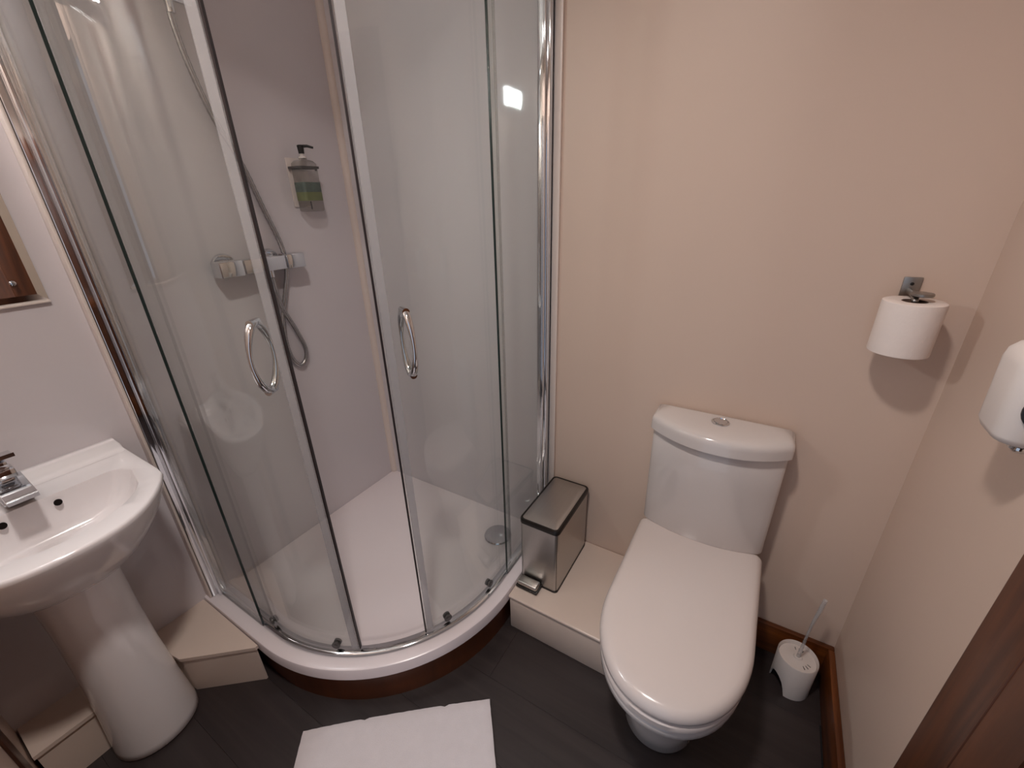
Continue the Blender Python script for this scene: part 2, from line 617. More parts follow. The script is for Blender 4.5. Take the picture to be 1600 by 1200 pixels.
# fixed panes (flat) with dark polished free edge
for side in (0, 1):
    bm = bmesh.new()
    if side == 0:
        add_box(bm, FX - 0.003, FX + 0.003, -0.302, -0.036, ZB + 0.0135, ZT - 0.041)
    else:
        add_box(bm, 0.036, 0.292, -FX - 0.003, -FX + 0.003, ZB + 0.0135, ZT - 0.041)
    finish('fixed_pane', bm, M_GLASS, enc, 30)
    bm = bmesh.new()
    if side == 0:
        add_box(bm, FX - 0.003, FX + 0.003, -0.3040, -0.3021, ZB + 0.0135, ZT - 0.041)
    else:
        add_box(bm, 0.2921, 0.2938, -FX - 0.003, -FX + 0.003, ZB + 0.0135, ZT - 0.041)
    finish('pane_edge', bm, M_GLASSEDGE, enc, 30, label='dark polished free edge of a fixed pane')

RD = 0.490
GT = 0.0028


def handle_pts(a, sign):
    pts = []
    z0, z1 = 1.030, 1.194
    for k in range(25):
        t = k / 24
        z = z0 + 0.006 + (z1 - z0 - 0.012) * t
        b = math.sin(math.pi * t) ** 0.62
        r = RD + sign * (GT + 0.001 + 0.036 * b)
        x, y = pth(r, a)
        pts.append((x, y, z))
    return pts


def make_door(a_trail, a_lead, a_handle, rollers):
    d = arc_slab('sliding_door', RD - GT, RD + GT, a_trail, a_lead, ZB + 0.022, ZT - 0.046, M_GLASS, enc)
    s = 1 if a_lead > a_trail else -1
    # pale seal strip and dark magnet edge along the leading side
    arc_slab('seal_strip', RD + GT + 0.0004, RD + GT + 0.0034, a_lead - s * 2.5, a_lead - s * 0.35, ZB + 0.022, ZT - 0.046, M_SEAL, d, 3, label='pale grey seal strip')
    arc_slab('magnet_strip', RD - GT - 0.0005, RD + GT + 0.0035, a_lead + s * 0.02, a_lead + s * 0.46, ZB + 0.022, ZT - 0.046, M_SEALDARK, d, 2, label='dark magnetic closing edge')
    arc_slab('edge_strip', RD - GT - 0.0003, RD + GT + 0.0003, a_trail - s * 0.25, a_trail, ZB + 0.022, ZT - 0.046, M_SEAL, d, 2)
    bm = bmesh.new()
    for sg in (1, -1):
        P = handle_pts(a_handle, sg)
        add_tube(bm, P, [0.0072 + 0.0022 * math.cos(2 * math.pi * k / 24) for k in range(25)], 12, 0.8)
    for z in (1.036, 1.188):
        p0, p1 = pth(RD + GT + 0.011, a_handle), pth(RD - GT - 0.011, a_handle)
        add_tube(bm, [(*p0, z), (*p1, z)], 0.0085, 14)
    finish('handle', bm, M_CHROME, d, 50, label='chrome bow handle on both faces')
    for a in rollers:
        for z in (ZB + 0.036, ZT - 0.06):
            bm = bmesh.new()
            c = Vector((*pth(RD, a), z))
            dr = (Vector((*pth(RD + 0.1, a), 0)) - Vector((*pth(RD, a), 0))).normalized()
            for r_, u0, u1 in ((0.006, -0.010, 0.0098), (0.0115, -0.010, -0.004), (0.0125, 0.0035, 0.0078)):
                add_tube(bm, [c + dr * u0, c + dr * u1], r_, 16)
            finish('roller', bm, M_GREYRUB, d, 40, label='grey plastic roller')
    return d


make_door(-104, -56.2, -62.6, (-93.5, -64.2))
make_door(13, -33.0, -26.4, (-24.6, -3.5))

# ------------------------------------------------------------------ shower fittings on the left wall
mx = thing('shower_mixer', 'chrome bar shower mixer valve on the shower wall', 'shower valve', (0.0, -0.44, 1.225))
bm = bmesh.new()
add_box(bm, 0.030, 0.075, -0.515, -0.377, 1.211, 1.255, bev=0.003)
finish('valve_body', bm, M_CHROME, mx)
for ya, yb in ((-0.590, -0.519), (-0.373, -0.308)):
    bm = bmesh.new()
    add_box(bm, 0.027, 0.078, ya, yb, 1.209, 1.257, bev=0.004)
    add_box(bm, 0.036, 0.069, min(yb, -0.373) if ya < -0.5 else ya - 0.005, (yb + 0.005) if ya < -0.5 else ya + 0.002, 1.217, 1.249)
    finish('knob', bm, M_CHROME, mx)
for y in (-0.540, -0.393):
    lathe('wall_flange', [(0.037, 0.0006), (0.037, 0.006), (0.033, 0.012), (0.018, 0.011), (0.016, 0.029)], (0, y, 1.238), M_CHROME, mx, 28, 'x')
lathe('hose_outlet', [(0.011, 1.188), (0.011, 1.211)], (0.05, -0.425, 0), M_CHROME, mx, 16)

hs = thing('shower_hose', 'looped chrome shower hose hanging against the wall', 'hose', (0.02, -0.42, 0.85))
hp = spline([(0.05, -0.425, 1.186), (0.044, -0.418, 1.13), (0.030, -0.402, 1.075), (0.022, -0.368, 0.99), (0.018, -0.345, 0.915), (0.016, -0.350, 0.868), (0.015, -0.378, 0.850),
             (0.014, -0.402, 0.885), (0.014, -0.410, 0.95), (0.014, -0.402, 1.03), (0.0155, -0.368, 1.13), (0.0165, -0.347, 1.20), (0.0165, -0.346, 1.28), (0.016, -0.378, 1.40), (0.018, -0.415, 1.53),
             (0.02, -0.465, 1.65), (0.026, -0.497, 1.77), (0.036, -0.512, 1.86), (0.046, -0.513, 1.895)], 14)
bm = bmesh.new()
rr = [0.0072 + (0.0009 if i % 2 else 0) for i in range(len(hp))]
add_tube(bm, hp, rr, 10)
finish('hose', bm, mat('ribbed_hose_steel', (0.42, 0.41, 0.41, 1), 0.22, 1.0, noise=0.05, nscale=40), hs, 50)
lathe('end_nut', [(0.010, 1.866), (0.011, 1.895), (0.009, 1.90)], (0.045, -0.5135, 0), M_CHROME, hs, 14)
hd = thing('shower_handset', 'chrome shower handset in its wall bracket, cut off by the top edge', 'shower head', (0.0, -0.51, 1.93))
bm = bmesh.new()
add_box(bm, 0.0006, 0.012, -0.545, -0.435, 1.905, 1.945, bev=0.003)
add_box(bm, 0.012, 0.062, -0.535, -0.492, 1.912, 1.938, bev=0.003)
finish('bracket', bm, M_CHROME, hd)
tube('handset_stem', [(0.046, -0.5135, 1.902), (0.052, -0.512, 1.95), (0.07, -0.505, 2.03), (0.10, -0.49, 2.09)], [0.010, 0.0105, 0.011, 0.011], M_CHROME, hd, 14)
bm = bmesh.new()
add_lathe(bm, [(0.012, 0.02), (0.04, 0.012), (0.045, 0.0), (0.043, -0.006)], (0, 0, 0), 28)
bmesh.ops.rotate(bm, verts=bm.verts, cent=(0, 0, 0), matrix=Matrix.Rotation(math.radians(-55), 3, 'Y'))
bmesh.ops.translate(bm, verts=bm.verts, vec=(0.125, -0.48, 2.10))
finish('spray_head', bm, M_CHROME, hd)

# soap bottle in its wall holder
sb = thing('soap_bottle', 'clear pump soap bottle with green label on shower wall', 'soap bottle', (0.045, -0.215, 1.385))
P = rrect(0.017, 0.072, -0.252, -0.182, 0.010)
c = (0.0445, -0.217)


def scl(k, z, pts=P, cc=c):
    return [(cc[0] + (x - cc[0]) * k, cc[1] + (y - cc[1]) * k, z) for x, y in pts]


bm = bmesh.new()
loft(bm, [scl(0.9, 1.385), scl(1, 1.389), scl(1, 1.525), scl(0.96, 1.536), scl(0.75, 1.544), scl(0.3, 1.548), scl(0.3, 1.552)])
finish('bottle', bm, M_BOTTLE, sb, 40)
lab = rrect(0.0164, 0.0726, -0.2526, -0.1814, 0.0104)
prism('label', lab, 1.420, 1.447, M_SOAP, sb, label='pale olive green lower label band')
prism('label', lab, 1.4475, 1.478, M_LABELTEAL, sb, label='grey teal upper label band')
tube('dip_tube', [(0.0445, -0.217, 1.392), (0.0445, -0.217, 1.418)], 0.0025, M_GREYRUB, sb, 8)
lathe('collar', [(0.013, 1.552), (0.013, 1.558), (0.006, 1.559), (0.006, 1.572)], (c[0], c[1], 0), M_WHITEPL, sb, 18, label='white pump collar')
bm = bmesh.new()
add_lathe(bm, [(0.009, 1.566), (0.010, 1.580), (0.011, 1.590), (0.008, 1.592)], (c[0], c[1], 0), 18)
add_tube(bm, [(c[0], c[1], 1.588), (c[0] + 0.012, c[1] + 0.018, 1.589), (c[0] + 0.024, c[1] + 0.032, 1.584)], [0.005, 0.0045, 0.0035], 10)
finish('pump', bm, M_BLACK, sb, 40, label='black pump nozzle')
bh = thing('bottle_holder', 'dark wall holder gripping the soap bottle shoulder', 'holder', (0.0, -0.22, 1.53))
bm = bmesh.new()
add_box(bm, 0.0006, 0.006, -0.255, -0.178, 1.40, 1.555, bev=0.002)
finish('back_plate', bm, M_WHITEPL, bh)
bm = bmesh.new()
o1 = rrect(0.004, 0.0765, -0.257, -0.177, 0.012)
i1 = rrect(0.0148, 0.0742, -0.2545, -0.1795, 0.0115)
vo = [[bm.verts.new((x, y, z)) for x, y in o1] for z in (1.520, 1.527)]
vi = [[bm.verts.new((x, y, z)) for x, y in i1] for z in (1.520, 1.527)]
k = len(o1)
for i in range(k):
    j = (i + 1) % k
    bm.faces.new((vo[0][i], vo[0][j], vo[1][j], vo[1][i]))
    bm.faces.new((vi[0][j], vi[0][i], vi[1][i], vi[1][j]))
    bm.faces.new((vo[1][i], vo[1][j], vi[1][j], vi[1][i]))
    bm.faces.new((vo[0][j], vo[0][i], vi[0][i], vi[0][j]))
finish('collar_ring', bm, M_GREYRUB, bh, 40)

# ------------------------------------------------------------------ toilet
CXT = 1.443
to = thing('toilet', 'white close coupled toilet with closed lid and dual flush button', 'toilet', (CXT, -0.3, 0))


def dring(hw, yb, ym, yf, z, rb=0.03, ns=6, nf=32, e=2.1, hwb=None):
    """D outline: straight back with rounded corners, straight sides, rounded front"""
    hwb = hwb or hw
    pts = []
    for k in range(ns + 1):      # back right corner -> back left (counter clockwise from right)
        a = math.radians(0 + 90 * k / ns)
        pts.append((CXT + hwb - rb + rb * math.cos(a), yb - rb + rb * math.sin(a), z))
    for k in range(ns + 1):
        a = math.radians(90 + 90 * k / ns)
        pts.append((CXT - hwb + rb + rb * math.cos(a), yb - rb + rb * math.sin(a), z))
    for t in (0.35, 0.7):
        s = t
        pts.append((CXT - (hwb + (hw - hwb) * s), (yb - rb) + (ym - yb + rb) * t, z))
    for k in range(nf + 1):
        a = math.pi + math.pi * k / nf
        ca, sa = math.cos(a), math.sin(a)
        x = math.copysign(abs(ca) ** (2 / e), ca) * hw
        y = math.copysign(abs(sa) ** (2 / e), sa) * (ym - yf)
        pts.append((CXT + x, ym + y, z))
    for t in (0.7, 0.35):
        pts.append((CXT + (hwb + (hw - hwb) * t), (yb - rb) + (ym - yb + rb) * t, z))
    return pts


bm = bmesh.new()
loft(bm, [dring(0.100, -0.02, -0.36, -0.488, 0.0, hwb=0.095), dring(0.104, -0.02, -0.36, -0.494, 0.006, hwb=0.098), dring(0.103, -0.02, -0.36, -0.497, 0.06, hwb=0.095),
          dring(0.104, -0.02, -0.365, -0.500, 0.13, hwb=0.095), dring(0.116, -0.02, -0.37, -0.522, 0.20, hwb=0.105), dring(0.138, -0.02, -0.38, -0.566, 0.26, hwb=0.13),
          dring(0.158, -0.02, -0.39, -0.610, 0.308, hwb=0.152), dring(0.170, -0.02, -0.395, -0.636, 0.336, hwb=0.165), dring(0.1745, -0.02, -0.40, -0.646, 0.348, hwb=0.17), dring(0.1745, -0.02, -0.40, -0.646, 0.366, hwb=0.17),
          dring(0.171, -0.02, -0.40, -0.641, 0.372, hwb=0.167)])
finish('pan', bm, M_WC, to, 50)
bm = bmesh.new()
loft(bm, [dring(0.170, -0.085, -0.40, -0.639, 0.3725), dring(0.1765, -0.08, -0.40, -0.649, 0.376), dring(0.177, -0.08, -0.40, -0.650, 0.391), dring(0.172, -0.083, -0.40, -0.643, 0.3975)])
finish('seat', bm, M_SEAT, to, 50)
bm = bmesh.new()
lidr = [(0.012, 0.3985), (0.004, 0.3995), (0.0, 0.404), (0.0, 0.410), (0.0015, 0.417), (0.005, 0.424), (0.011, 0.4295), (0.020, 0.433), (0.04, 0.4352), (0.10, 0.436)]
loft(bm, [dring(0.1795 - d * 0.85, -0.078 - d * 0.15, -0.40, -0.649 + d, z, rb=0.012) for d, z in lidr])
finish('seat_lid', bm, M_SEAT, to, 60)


def cring(hw, yb, ys, yf, z, n=20, rc=0.016):
    pts = [(CXT + hw, yb, z), (CXT - hw, yb, z)]
    # left side down to rounded front-left corner, bowed front, mirrored
    L = []
    for k in range(n + 1):
        t = -1 + 2 * k / n
        y = yf + (ys - yf) * abs(t) ** 2.2
        L.append((CXT + t * (hw - rc * 0.6), y, z))
    cl = [(CXT - hw, ys + rc * 1.4, z), (CXT - hw + rc * 0.12, ys + rc * 0.55, z)]
    cr = [(2 * CXT - x, y, zz) for x, y, zz in reversed(cl)]
    return pts + cl + L + cr


bm = bmesh.new()
loft(bm, [cring(0.172, -0.012, -0.084, -0.116, 0.4365), cring(0.1735, -0.012, -0.086, -0.118, 0.445), cring(0.174, -0.012, -0.088, -0.128, 0.55), cring(0.1745, -0.012, -0.09, -0.138, 0.66),
          cring(0.1745, -0.012, -0.091, -0.147, 0.766), cring(0.171, -0.014, -0.088, -0.144, 0.7735)])
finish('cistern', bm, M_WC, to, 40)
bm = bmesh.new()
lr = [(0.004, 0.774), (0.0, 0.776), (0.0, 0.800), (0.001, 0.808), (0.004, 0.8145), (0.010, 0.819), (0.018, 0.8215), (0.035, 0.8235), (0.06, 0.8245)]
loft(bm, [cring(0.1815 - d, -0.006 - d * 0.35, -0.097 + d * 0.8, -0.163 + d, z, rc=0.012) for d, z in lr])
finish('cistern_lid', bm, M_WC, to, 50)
fb = lathe('flush_button', [(0.0235, 0.822), (0.0235, 0.827), (0.020, 0.8295), (0.0185, 0.827), (0.001, 0.8265)], (CXT - 0.001, -0.063, 0), M_CHROME, to, 32, label='round chrome dual flush button')
bm = bmesh.new()
for s, h in ((-1, 0.8295), (1, 0.8285)):
    ang = [math.radians(-84 + 168 * k / 16) for k in range(17)]
    pts = [(CXT - 0.001 + s * (0.001 + 0.0165 * math.cos(a)), -0.063 + 0.0165 * math.sin(a)) for a in ang]
    if s < 0:
        pts.reverse()
    loft(bm, [[(x, y, 0.8262) for x, y in pts], [(x, y, h) for x, y in pts]])
finish('button_halves', bm, M_CHROME, fb, 30)

# ------------------------------------------------------------------ pedal bin
bi = thing('pedal_bin', 'small rectangular brushed steel pedal bin on the ledge beside toilet', 'bin', (0.985, -0.15, SZ))
BX0, BX1, BY0, BY1 = 0.914, 1.056, -0.286, -0.016
P = rrect(BX0 + 0.001, BX1 - 0.001, BY0 + 0.002, BY1 - 0.002, 0.014)
bm = bmesh.new()
loft(bm, [[(x, y, 0.163) for x, y in P], [(x, y, 0.413) for x, y in P]])
finish('body', bm, M_STEEL, bi)
prism('base', rrect(BX0 - 0.0005, BX1 + 0.0005, BY0, BY1, 0.014), SZ + 0.0004, 0.163, M_BLACK, bi, label='black plastic foot')
bm = bmesh.new()
po, pi_ = rrect(BX0 - 0.002, BX1 + 0.002, BY0 - 0.002, BY1 + 0.002, 0.017), rrect(BX0 + 0.006, BX1 - 0.006, BY0 + 0.006, BY1 - 0.006, 0.012)
ps = rrect(BX0, BX1, BY0, BY1, 0.016)
V = [[bm.verts.new((x, y, z)) for x, y in pp] for pp, z in ((po, 0.4132), (po, 0.427), (ps, 0.4305), (pi_, 0.4305), (pi_, 0.4132))]
k = len(po)
for a in range(5):
    b = (a + 1) % 5
    for i in range(k):
        j = (i + 1) % k
        bm.faces.new((V[a][i], V[a][j], V[b][j], V[b][i]))
finish('rim', bm, M_BLACK, bi, 40, label='black plastic rim around the lid')
P2 = rrect(BX0 + 0.0062, BX1 - 0.0062, BY0 + 0.0062, BY1 - 0.0062, 0.0118)
c2 = (0.985, -0.151)
bm = bmesh.new()
loft(bm, [[(x, y, 0.414) for x, y in P2], [(x, y, 0.4298) for x, y in P2], scl(0.96, 0.4315, P2, c2), scl(0.7, 0.4325, P2, c2)])
finish('lid', bm, M_LIDSTEEL, bi)
for x in (BX0 + 0.004, BX1 - 0.0065):
    box('front_seam', (x, x + 0.0025, BY0 - 0.0002 + 0.006, BY0 + 0.010, 0.1632, 0.4130), M_BLACK, bi)
pd = box('pedal', (0.922, 0.998, BY0 - 0.040, BY0 - 0.004, 0.170, 0.188), M_STEEL, bi, bev=0.006, seg=3)
box('pedal_pad', (0.919, 1.001, BY0 - 0.043, BY0 + 0.001, 0.1600, 0.1695), M_BLACK, pd, bev=0.003, label='black plastic edge under the pedal')

# ------------------------------------------------------------------ toilet roll and holder
RCX, RCY = 1.7525, -0.075
rh = thing('toilet_roll_holder', 'satin metal toilet roll holder plate on the beige wall', 'roll holder', (1.753, 0, 1.215))
bm = bmesh.new()
add_box(bm, 1.738, 1.770, -0.0045, -0.0005, 1.193, 1.236, bev=0.0015)
finish('wall_plate', bm, M_GREYMETAL, rh)
lathe('screw', [(0.0035, -0.0045), (0.0035, -0.006), (0.002, -0.0065)], (1.754, 0, 1.222), M_BLACK, rh, 10, 'y')
bm = bmesh.new()
add_tube(bm, spline([(RCX, -0.004, 1.207), (RCX, -0.045, 1.208), (RCX, -0.062, 1.207), (RCX, RCY, 1.200), (RCX, RCY, 1.185), (RCX, RCY, 1.082)], 6), 0.0062, 12)
finish('arm', bm, M_GREYMETAL, rh)
lathe('end_disc', [(0.018, 1.209), (0.0195, 1.2105), (0.0195, 1.2145), (0.018, 1.216)], (RCX + 0.008, RCY, 0), M_GREYMETAL, rh, 24)
tr = thing('toilet_roll', 'white toilet paper roll hanging upright on the wall holder', 'toilet paper', (RCX, RCY, 1.087))
bm = bmesh.new()
prof = [(0.0215, 1.0880), (0.050, 1.0870), (0.0525, 1.0885), (0.0530, 1.092), (0.0530, 1.194), (0.0525, 1.1975), (0.050, 1.1990), (0.0215, 1.1980)]
add_lathe(bm, prof + [prof[0]], (RCX, RCY, 0), 48, False, False)
bmesh.ops.remove_doubles(bm, verts=bm.verts, dist=0.00001)
finish('paper', bm, M_PAPER, tr, 45)
bm = bmesh.new()
prof = [(0.0195, 1.0875), (0.0213, 1.0875), (0.0213, 1.1985), (0.0195, 1.1985)]
add_lathe(bm, prof + [prof[0]], (RCX, RCY, 0), 40, False, False)
bmesh.ops.remove_doubles(bm, verts=bm.verts, dist=0.00001)
finish('core', bm, M_CARD, tr, 45, label='brown cardboard core')

# ------------------------------------------------------------------ soap dispenser on the right wall
sd = thing('soap_dispenser', 'white wall dispenser with dark round window, cut by right edge', 'dispenser', (W, -0.42, 1.12))
bm = bmesh.new()
cx, cy = 1.818, -0.425


def sring(x0, x1, y0, y1, z, r):
    return [(x, y, z) for x, y in rrect(x0, x1, y0, y1, r, 5)]


XB = W - 0.0005
loft(bm, [sring(1.814, XB, -0.458, -0.392, 1.079, 0.02), sring(1.803, XB, -0.470, -0.380, 1.083, 0.024), sring(1.799, XB, -0.474, -0.376, 1.093, 0.026),
          sring(1.795, XB, -0.474, -0.376, 1.190, 0.026), sring(1.797, XB, -0.473, -0.377, 1.203, 0.026), sring(1.804, XB, -0.468, -0.382, 1.213, 0.025),
          sring(1.817, XB, -0.458, -0.392, 1.219, 0.02)])
finish('casing', bm, M_WHITEPL, sd, 60)
lathe('window', [(0.029, -0.4742), (0.029, -0.4765), (0.026, -0.478), (0.001, -0.479)], (1.837, 0, 1.140), M_BLACK, sd, 28, 'y', label='black round window')
lathe('nozzle', [(0.012, 1.0785), (0.012, 1.074), (0.008, 1.069), (0.004, 1.067)], (1.833, -0.45, 0), M_CHROME, sd, 20, label='small chrome nozzle')

# ------------------------------------------------------------------ toilet brush and pot
bx, by = 1.772, -0.100
bp_ = thing('brush_pot', 'white round plastic toilet brush pot on the floor in the corner', 'brush pot', (bx, by, 0))
bm = bmesh.new()
n = 48
ro, ri = 0.0535, 0.0500


def notch(a):
    # arched cut-out facing the toilet
    d = (math.degrees(a) - 215 + 180) % 360 - 180
    return 0.062 * math.sqrt(max(0, 1 - (d / 36) ** 2))


rings = []
for i in range(n):
    a = 2 * math.pi * i / n
    h = notch(a)
    ca, sa = math.cos(a), math.sin(a)
    rings.append([(bx + ro * 0.985 * ca, by + ro * 0.985 * sa, h), (bx + ro * ca, by + ro * sa, max(h, 0.128) if h < 0.128 else h), (bx + (ro + ri) / 2 * ca, by + (ro + ri) / 2 * sa, 0.131),
                  (bx + ri * ca, by + ri * sa, 0.128), (bx + ri * 0.985 * ca, by + ri * 0.985 * sa, h)])
vv = [[bm.verts.new(p) for p in r] for r in rings]
for i in range(n):
    a, b = vv[i], vv[(i + 1) % n]
    for k in range(5):
        l = (k + 1) % 5
        bm.faces.new((a[k], b[k], b[l], a[l]))
finish('shell', bm, M_WHITEPL, bp_, 40)
tb = thing('toilet_brush', 'toilet brush with clear slim handle standing in the white pot', 'toilet brush', (bx, by, 0.11))
bm = bmesh.new()
add_lathe(bm, [(0.0485, 0.112), (0.0485, 0.118), (0.030, 0.121), (0.012, 0.124), (0.010, 0.128)], (bx, by, 0), 40)
sp = finish('splash_lid', bm, M_WHITEPL, tb, 40)
for s in (-1, 1):
    for k in range(3):
        a = math.radians(20 + s * 62 + (k - 1) * 18)
        p0, p1 = 0.026, 0.036
        bm = bmesh.new()
        add_tube(bm, [(bx + p0 * math.cos(a), by + p0 * math.sin(a), 0.1206), (bx + p1 * math.cos(a), by + p1 * math.sin(a), 0.1196)], 0.0016, 6)
        finish('slot', bm, M_GREYRUB, sp, 40)
tube('handle', spline([(bx, by, 0.122), (bx + 0.002, by, 0.20), (bx + 0.004, by - 0.001, 0.27), (bx + 0.009, by - 0.002, 0.33), (bx + 0.012, by - 0.004, 0.375)], 6),
     [0.0055 - 0.0018 * math.sin(math.pi * min(1, i / 18)) for i in range(25)], M_CLEARROD, tb, 12, label='clear plastic handle')

# ------------------------------------------------------------------ bath mat
mt = thing('bath_mat', 'folded white bath mat lying on the dark floor', 'bath mat', (0.9, -0.98, 0))
u = Vector((0.774, 0.633, 0)).normalized()
v = Vector((0.633, -0.774, 0)).normalized()
o0 = Vector((0.567, -0.957, 0))
LU, LV = 0.545, 0.50


def mat_layer(name, z0, th, du, dv, seed):
    rnd = random.Random(seed)
    NU, NV = 44, 36
    bm = bmesh.new()
    eu = [rnd.uniform(-0.0005, 0.0005) for _ in range(NU + 1)]
    ev = [rnd.uniform(-0.0005, 0.0005) for _ in range(NV + 1)]
    top, bot = [], []
    for i in range(NU + 1):
        rt, rb_ = [], []
        for j in range(NV + 1):
            s, t = i / NU, j / NV
            uu = du + s * (LU - du) + (ev[j] if i in (0, NU) else 0)
            vv_ = dv + t * (LV - dv) + (eu[i] if j in (0, NV) else 0)
            vv_ += -0.006 * math.sin(math.pi * s) * (1 - t) + (0.004 if i in (14, 33) and j == 0 else 0)
            p = o0 + u * uu + v * vv_
            edge = min(s, 1 - s) * LU, min(t, 1 - t) * LV
            e = min(1.0, min(edge) / 0.012)
            z = z0 + th * (0.45 + 0.55 * math.sqrt(1 - (1 - e) ** 2)) + 0.0008 * math.sin(9 * s + 3 * t) + 0.0006 * math.sin(17 * t + seed)
            rt.append(bm.verts.new((p.x, p.y, z)))
            rb_.append(bm.verts.new((p.x, p.y, z0)))
        top.append(rt)
        bot.append(rb_)
    for i in range(NU):
        for j in range(NV):
            bm.faces.new((top[i][j], top[i + 1][j], top[i + 1][j + 1], top[i][j + 1]))
            bm.faces.new((bot[i][j], bot[i][j + 1], bot[i + 1][j + 1], bot[i + 1][j]))
    per = [(i, 0) for i in range(NU)] + [(NU, j) for j in range(NV)] + [(i, NV) for i in range(NU, 0, -1)] + [(0, j) for j in range(NV, 0, -1)]
    for a, b in zip(per, per[1:] + per[:1]):
        bm.faces.new((top[a[0]][a[1]], bot[a[0]][a[1]], bot[b[0]][b[1]], top[b[0]][b[1]]))
    return finish(name, bm, M_TOWEL, mt, 60)


mat_layer('lower_fold', 0.0004, 0.006, 0, 0, 3)
mat_layer('upper_fold', 0.0075, 0.007, 0.002, 0.003, 8)

# ------------------------------------------------------------------ wash basin, pedestal, tap
CYB = -1.160
wbn = thing('wash_basin', 'white ceramic wash basin with curved front on the left wall', 'basin', (0.0, CYB, 0.62))


def bring(k, z, hw=0.216, xf=0.424, xs=0.235, n=22, dx=0.0):
    """basin outline from wall: straight sides, bowed front; k shrinks about the back middle"""
    pts = [(0.001 + dx, CYB - hw * k), (0.001 + dx, CYB + hw * k)]
    side = hw * k
    xs_, xf_ = xs * k, xf * k
    pts.append((xs_ * 0.5, CYB + side))
    pts.append((xs_, CYB + side))
    # rounded front corner and bowed front
    for i in range(n + 1):
        t = 1 - 2 * i / n
        a = abs(t)
        y = CYB + math.copysign(1, t) * side * (a ** 0.9 if a else 0) * 0.985
        x = xs_ + (xf_ - xs_) * (0.12 + 0.88 * (1 - a ** 2.3)) ** 0.85
        pts.append((x, y))
    pts.append((xs_, CYB - side))
    pts.append((xs_ * 0.5, CYB - side))
    return [(x, y, z) for x, y in pts]


RZ = 0.803
bm = bmesh.new()
outer = [bring(0.60, 0.6125), bring(0.66, 0.616), bring(0.745, 0.645), bring(0.85, 0.690), bring(0.93, 0.735), bring(0.975, 0.770), bring(0.995, 0.788), bring(1.0, 0.796), bring(0.993, 0.801), bring(0.985, 0.802)]


def inner(k, z, n=len(outer[0])):
    """bowl outline with the same point count; D-shaped, straight back edge"""
    x0, x1, hw = 0.128 + 0.02 * (1 - k), 0.128 + 0.232 * (0.45 + 0.55 * k), 0.184 * k
    pts = []
    nb = 7
    # matches the order of bring: back pair, then + side, front sweep, - side
    r = 0.035 * k
    pts.append((x0, CYB - hw + r))
    pts.append((x0, CYB + hw - r))
    pts.append((x0 + r * 0.3, CYB + hw - r * 0.3))
    pts.append((x0 + r, CYB + hw))
    m_ = n - 6
    for i in range(m_):
        t = 1 - 2 * i / (m_ - 1)
        a = abs(t)
        ang = math.asin(max(-1, min(1, t)))
        y = CYB + hw * math.sin(ang) * 0.999
        x = x0 + r + (x1 - x0 - r) * math.cos(ang) ** 0.9 if a < 1 else x0 + r + 0.004
        pts.append((x, y))
    pts.append((x0 + r, CYB - hw))
    pts.append((x0 + r * 0.3, CYB - hw + r * 0.3))
    return [(x, y, z) for x, y in pts]


inn = [inner(1.0, 0.797), inner(0.985, 0.792), inner(0.95, 0.775), inner(0.88, 0.745), inner(0.75, 0.712), inner(0.5, 0.695), inner(0.2, 0.690)]
loft(bm, outer + inn)
finish('bowl', bm, M_CERAMIC, wbn, 60)
# raised back upstand along the wall
bm = bmesh.new()
sec = [(0.001, 0.800), (0.001, 0.828), (0.004, 0.831), (0.022, 0.831), (0.026, 0.828), (0.034, 0.812), (0.044, 0.8035), (0.052, 0.8005)]
ends = [(CYB - 0.212, 0.55), (CYB - 0.205, 1), (CYB + 0.205, 1), (CYB + 0.212, 0.55)]
loft(bm, [[(x, y, 0.800 + (z - 0.800) * k) for x, z in sec] for y, k in ends])
finish('upstand', bm, M_CERAMIC, wbn, 50)
for y, xx in ((-1.117, 0.1405), (-1.208, 0.1405)):  # solid black discs, painted as the shade inside the two overflow holes
    bm = bmesh.new()
    add_lathe(bm, [(0.0075, -0.002), (0.0075, 0.0020), (0.0055, 0.0024)], (0, 0, 0), 18)
    bmesh.ops.rotate(bm, verts=bm.verts, cent=(0, 0, 0), matrix=Matrix.Rotation(math.radians(55), 3, 'Y'))
    bmesh.ops.translate(bm, verts=bm.verts, vec=(xx - 0.002, y, 0.7775))
    finish('overflow_shade_disc', bm, M_HOLESHADE, wbn, 40, label='dark disc painted as the shade in an overflow hole')

pe = thing('basin_pedestal', 'white ceramic pedestal under the wash basin', 'pedestal', (0.19, CYB, 0))
bm = bmesh.new()


def pring(hw, x0, x1, z, n=24):
    pts = [(x0, CYB - hw * 0.92), (x0, CYB + hw * 0.92)]
    for i in range(n + 1):
        a = math.pi / 2 - math.pi * i / n
        pts.append((x0 + 0.03 + (x1 - x0 - 0.03) * abs(math.cos(a)) ** 0.9, CYB + hw * math.sin(a)))
    return [(x, y, z) for x, y in pts]


loft(bm, [pring(0.098, 0.131, 0.252, 0.0), pring(0.101, 0.131, 0.258, 0.006), pring(0.100, 0.131, 0.257, 0.03), pring(0.092, 0.131, 0.252, 0.14), pring(0.084, 0.131, 0.252, 0.30), pring(0.080, 0.131, 0.255, 0.45),
          pring(0.081, 0.131, 0.256, 0.56), pring(0.083, 0.131, 0.256, 0.612)])
finish('column', bm, M_CERAMIC, pe, 50)

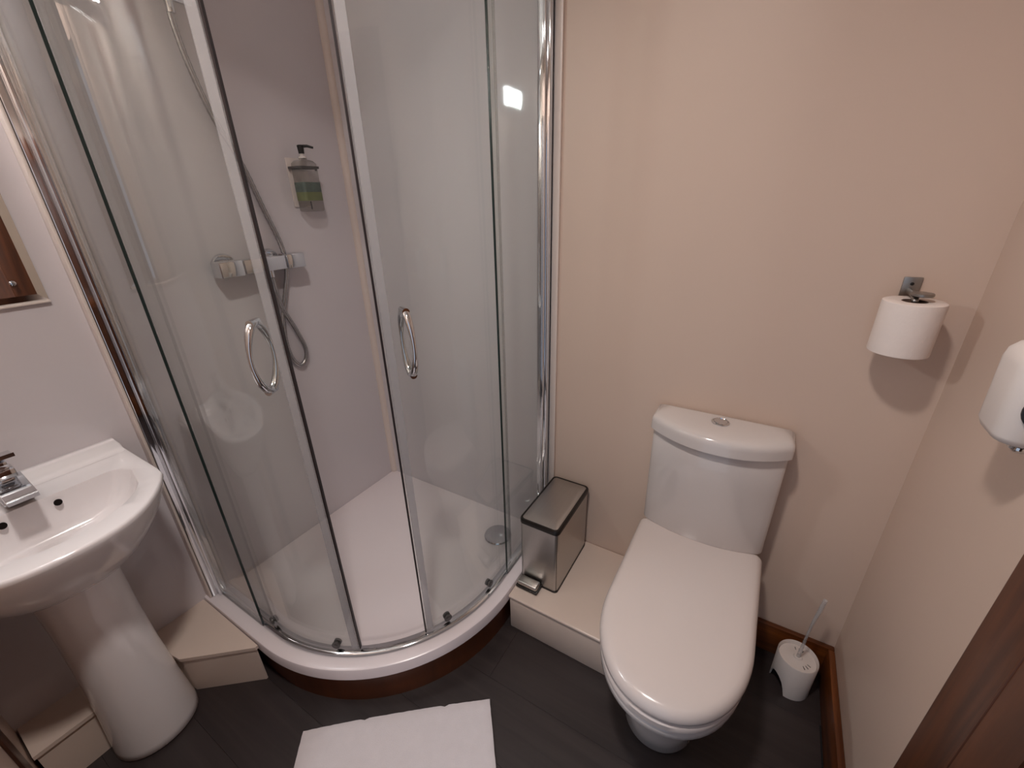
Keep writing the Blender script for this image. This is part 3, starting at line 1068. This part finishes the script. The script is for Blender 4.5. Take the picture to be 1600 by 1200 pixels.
tp = thing('basin_tap', 'square chrome mixer tap on the wash basin ledge', 'tap', (0.09, CYB, RZ))
bm = bmesh.new()
add_box(bm, 0.066, 0.114, CYB - 0.030, CYB + 0.018, 0.8025, 0.812, bev=0.002)
add_box(bm, 0.070, 0.110, CYB - 0.026, CYB + 0.014, 0.812, 0.884, bev=0.003)
finish('tap_body', bm, M_CHROME, tp)
bm = bmesh.new()
a0, a1 = (0.100, 0.872), (0.214, 0.852)
rings = []
for x, z, th in ((0.1105, 0.872, 0.020), (0.16, 0.864, 0.016), (0.208, 0.856, 0.012), (0.212, 0.854, 0.009)):
    rings.append([(x, CYB - 0.030, z - th), (x, CYB + 0.018, z - th), (x, CYB + 0.018, z), (x, CYB - 0.030, z)])
loft(bm, rings)
bmesh.ops.bevel(bm, geom=[e for e in bm.edges if e.calc_face_angle(0) > 0.6], offset=0.0015, segments=2, affect='EDGES')
finish('spout', bm, M_CHROME, tp)
bm = bmesh.new()
add_box(bm, 0.076, 0.104, CYB - 0.020, CYB + 0.008, 0.884, 0.902, bev=0.002)
rings = []
for x, z in ((0.060, 0.906), (0.095, 0.910), (0.130, 0.922)):
    rings.append([(x, CYB - 0.026, z - 0.005), (x, CYB + 0.022, z - 0.005), (x, CYB + 0.022, z + 0.004), (x, CYB - 0.026, z + 0.004)])
loft(bm, rings)
finish('lever', bm, M_CHROME, tp)

# ------------------------------------------------------------------ mirror and mirror lamp
mi = thing('wall_mirror', 'plain rectangular mirror on the left wall above the wash basin', 'mirror', (0.0, -1.16, 1.215))
bm = bmesh.new()
ya, yb, za, zb = -1.365, -0.952, 1.215, 1.85
rect = lambda k, x: [(x, ya + k, za + k), (x, yb - k, za + k), (x, yb - k, zb - k), (x, ya + k, zb - k)]
loft(bm, [rect(0, 0.0006), rect(0, 0.0035)])
finish('backing', bm, M_TRIM, mi, 20)
bm = bmesh.new()
loft(bm, [rect(0, 0.0036), rect(0, 0.0056), rect(0.016, 0.0085)])
for f in bm.faces:
    f.material_index = 1
bm.faces.ensure_lookup_table()
bm.faces[len(bm.faces) - 1].material_index = 0
finish('glass', bm, [M_MIRROR, M_BEVEL], mi, 10)
bm = bmesh.new()
add_box(bm, 0.0006, 0.011, ya, yb + 0.001, za - 0.006, za - 0.0005, bev=0.001)
finish('bottom_channel', bm, M_TRIM, mi, 35, label='pale channel along the mirror bottom')

ml = thing('mirror_lamp', 'two pane lamp on the left wall above the mirror', 'lamp', (0.0, -1.19, 1.93))
bm = bmesh.new()
add_box(bm, 0.0006, 0.05, -1.285, -1.095, 1.875, 1.975, bev=0.004)
finish('lamp_housing', bm, M_CHROME, ml)
E_PANE = emit('lit_opal_pane', (0.93, 0.97, 1.0, 1), 185.0)
for yy in (-1.236, -1.144):
    box('lamp_pane', (0.0505, 0.064, yy - 0.038, yy + 0.038, 1.885, 1.965), E_PANE, ml, bev=0.002)

# ceiling downlight (its own light sits just below, at the top of this script)
dl = [o for o in bpy.data.objects if o.name == 'ceiling'][0]
bm = bmesh.new()
prof = [(0.058, 2.399), (0.075, 2.399), (0.075, 2.394), (0.062, 2.389), (0.058, 2.392)]
add_lathe(bm, prof + [prof[0]], (1.19, -1.10, 0), 40, False, False)
bmesh.ops.remove_doubles(bm, verts=bm.verts, dist=0.00001)
finish('downlight_ring', bm, M_CHROME, dl, 40)
lathe('downlight_lens', [(0.056, 2.399), (0.056, 2.394), (0.05, 2.392)], (1.19, -1.10, 0), emit('lit_downlight_lens', (1.0, 0.84, 0.76, 1), 10.0), dl, 36)
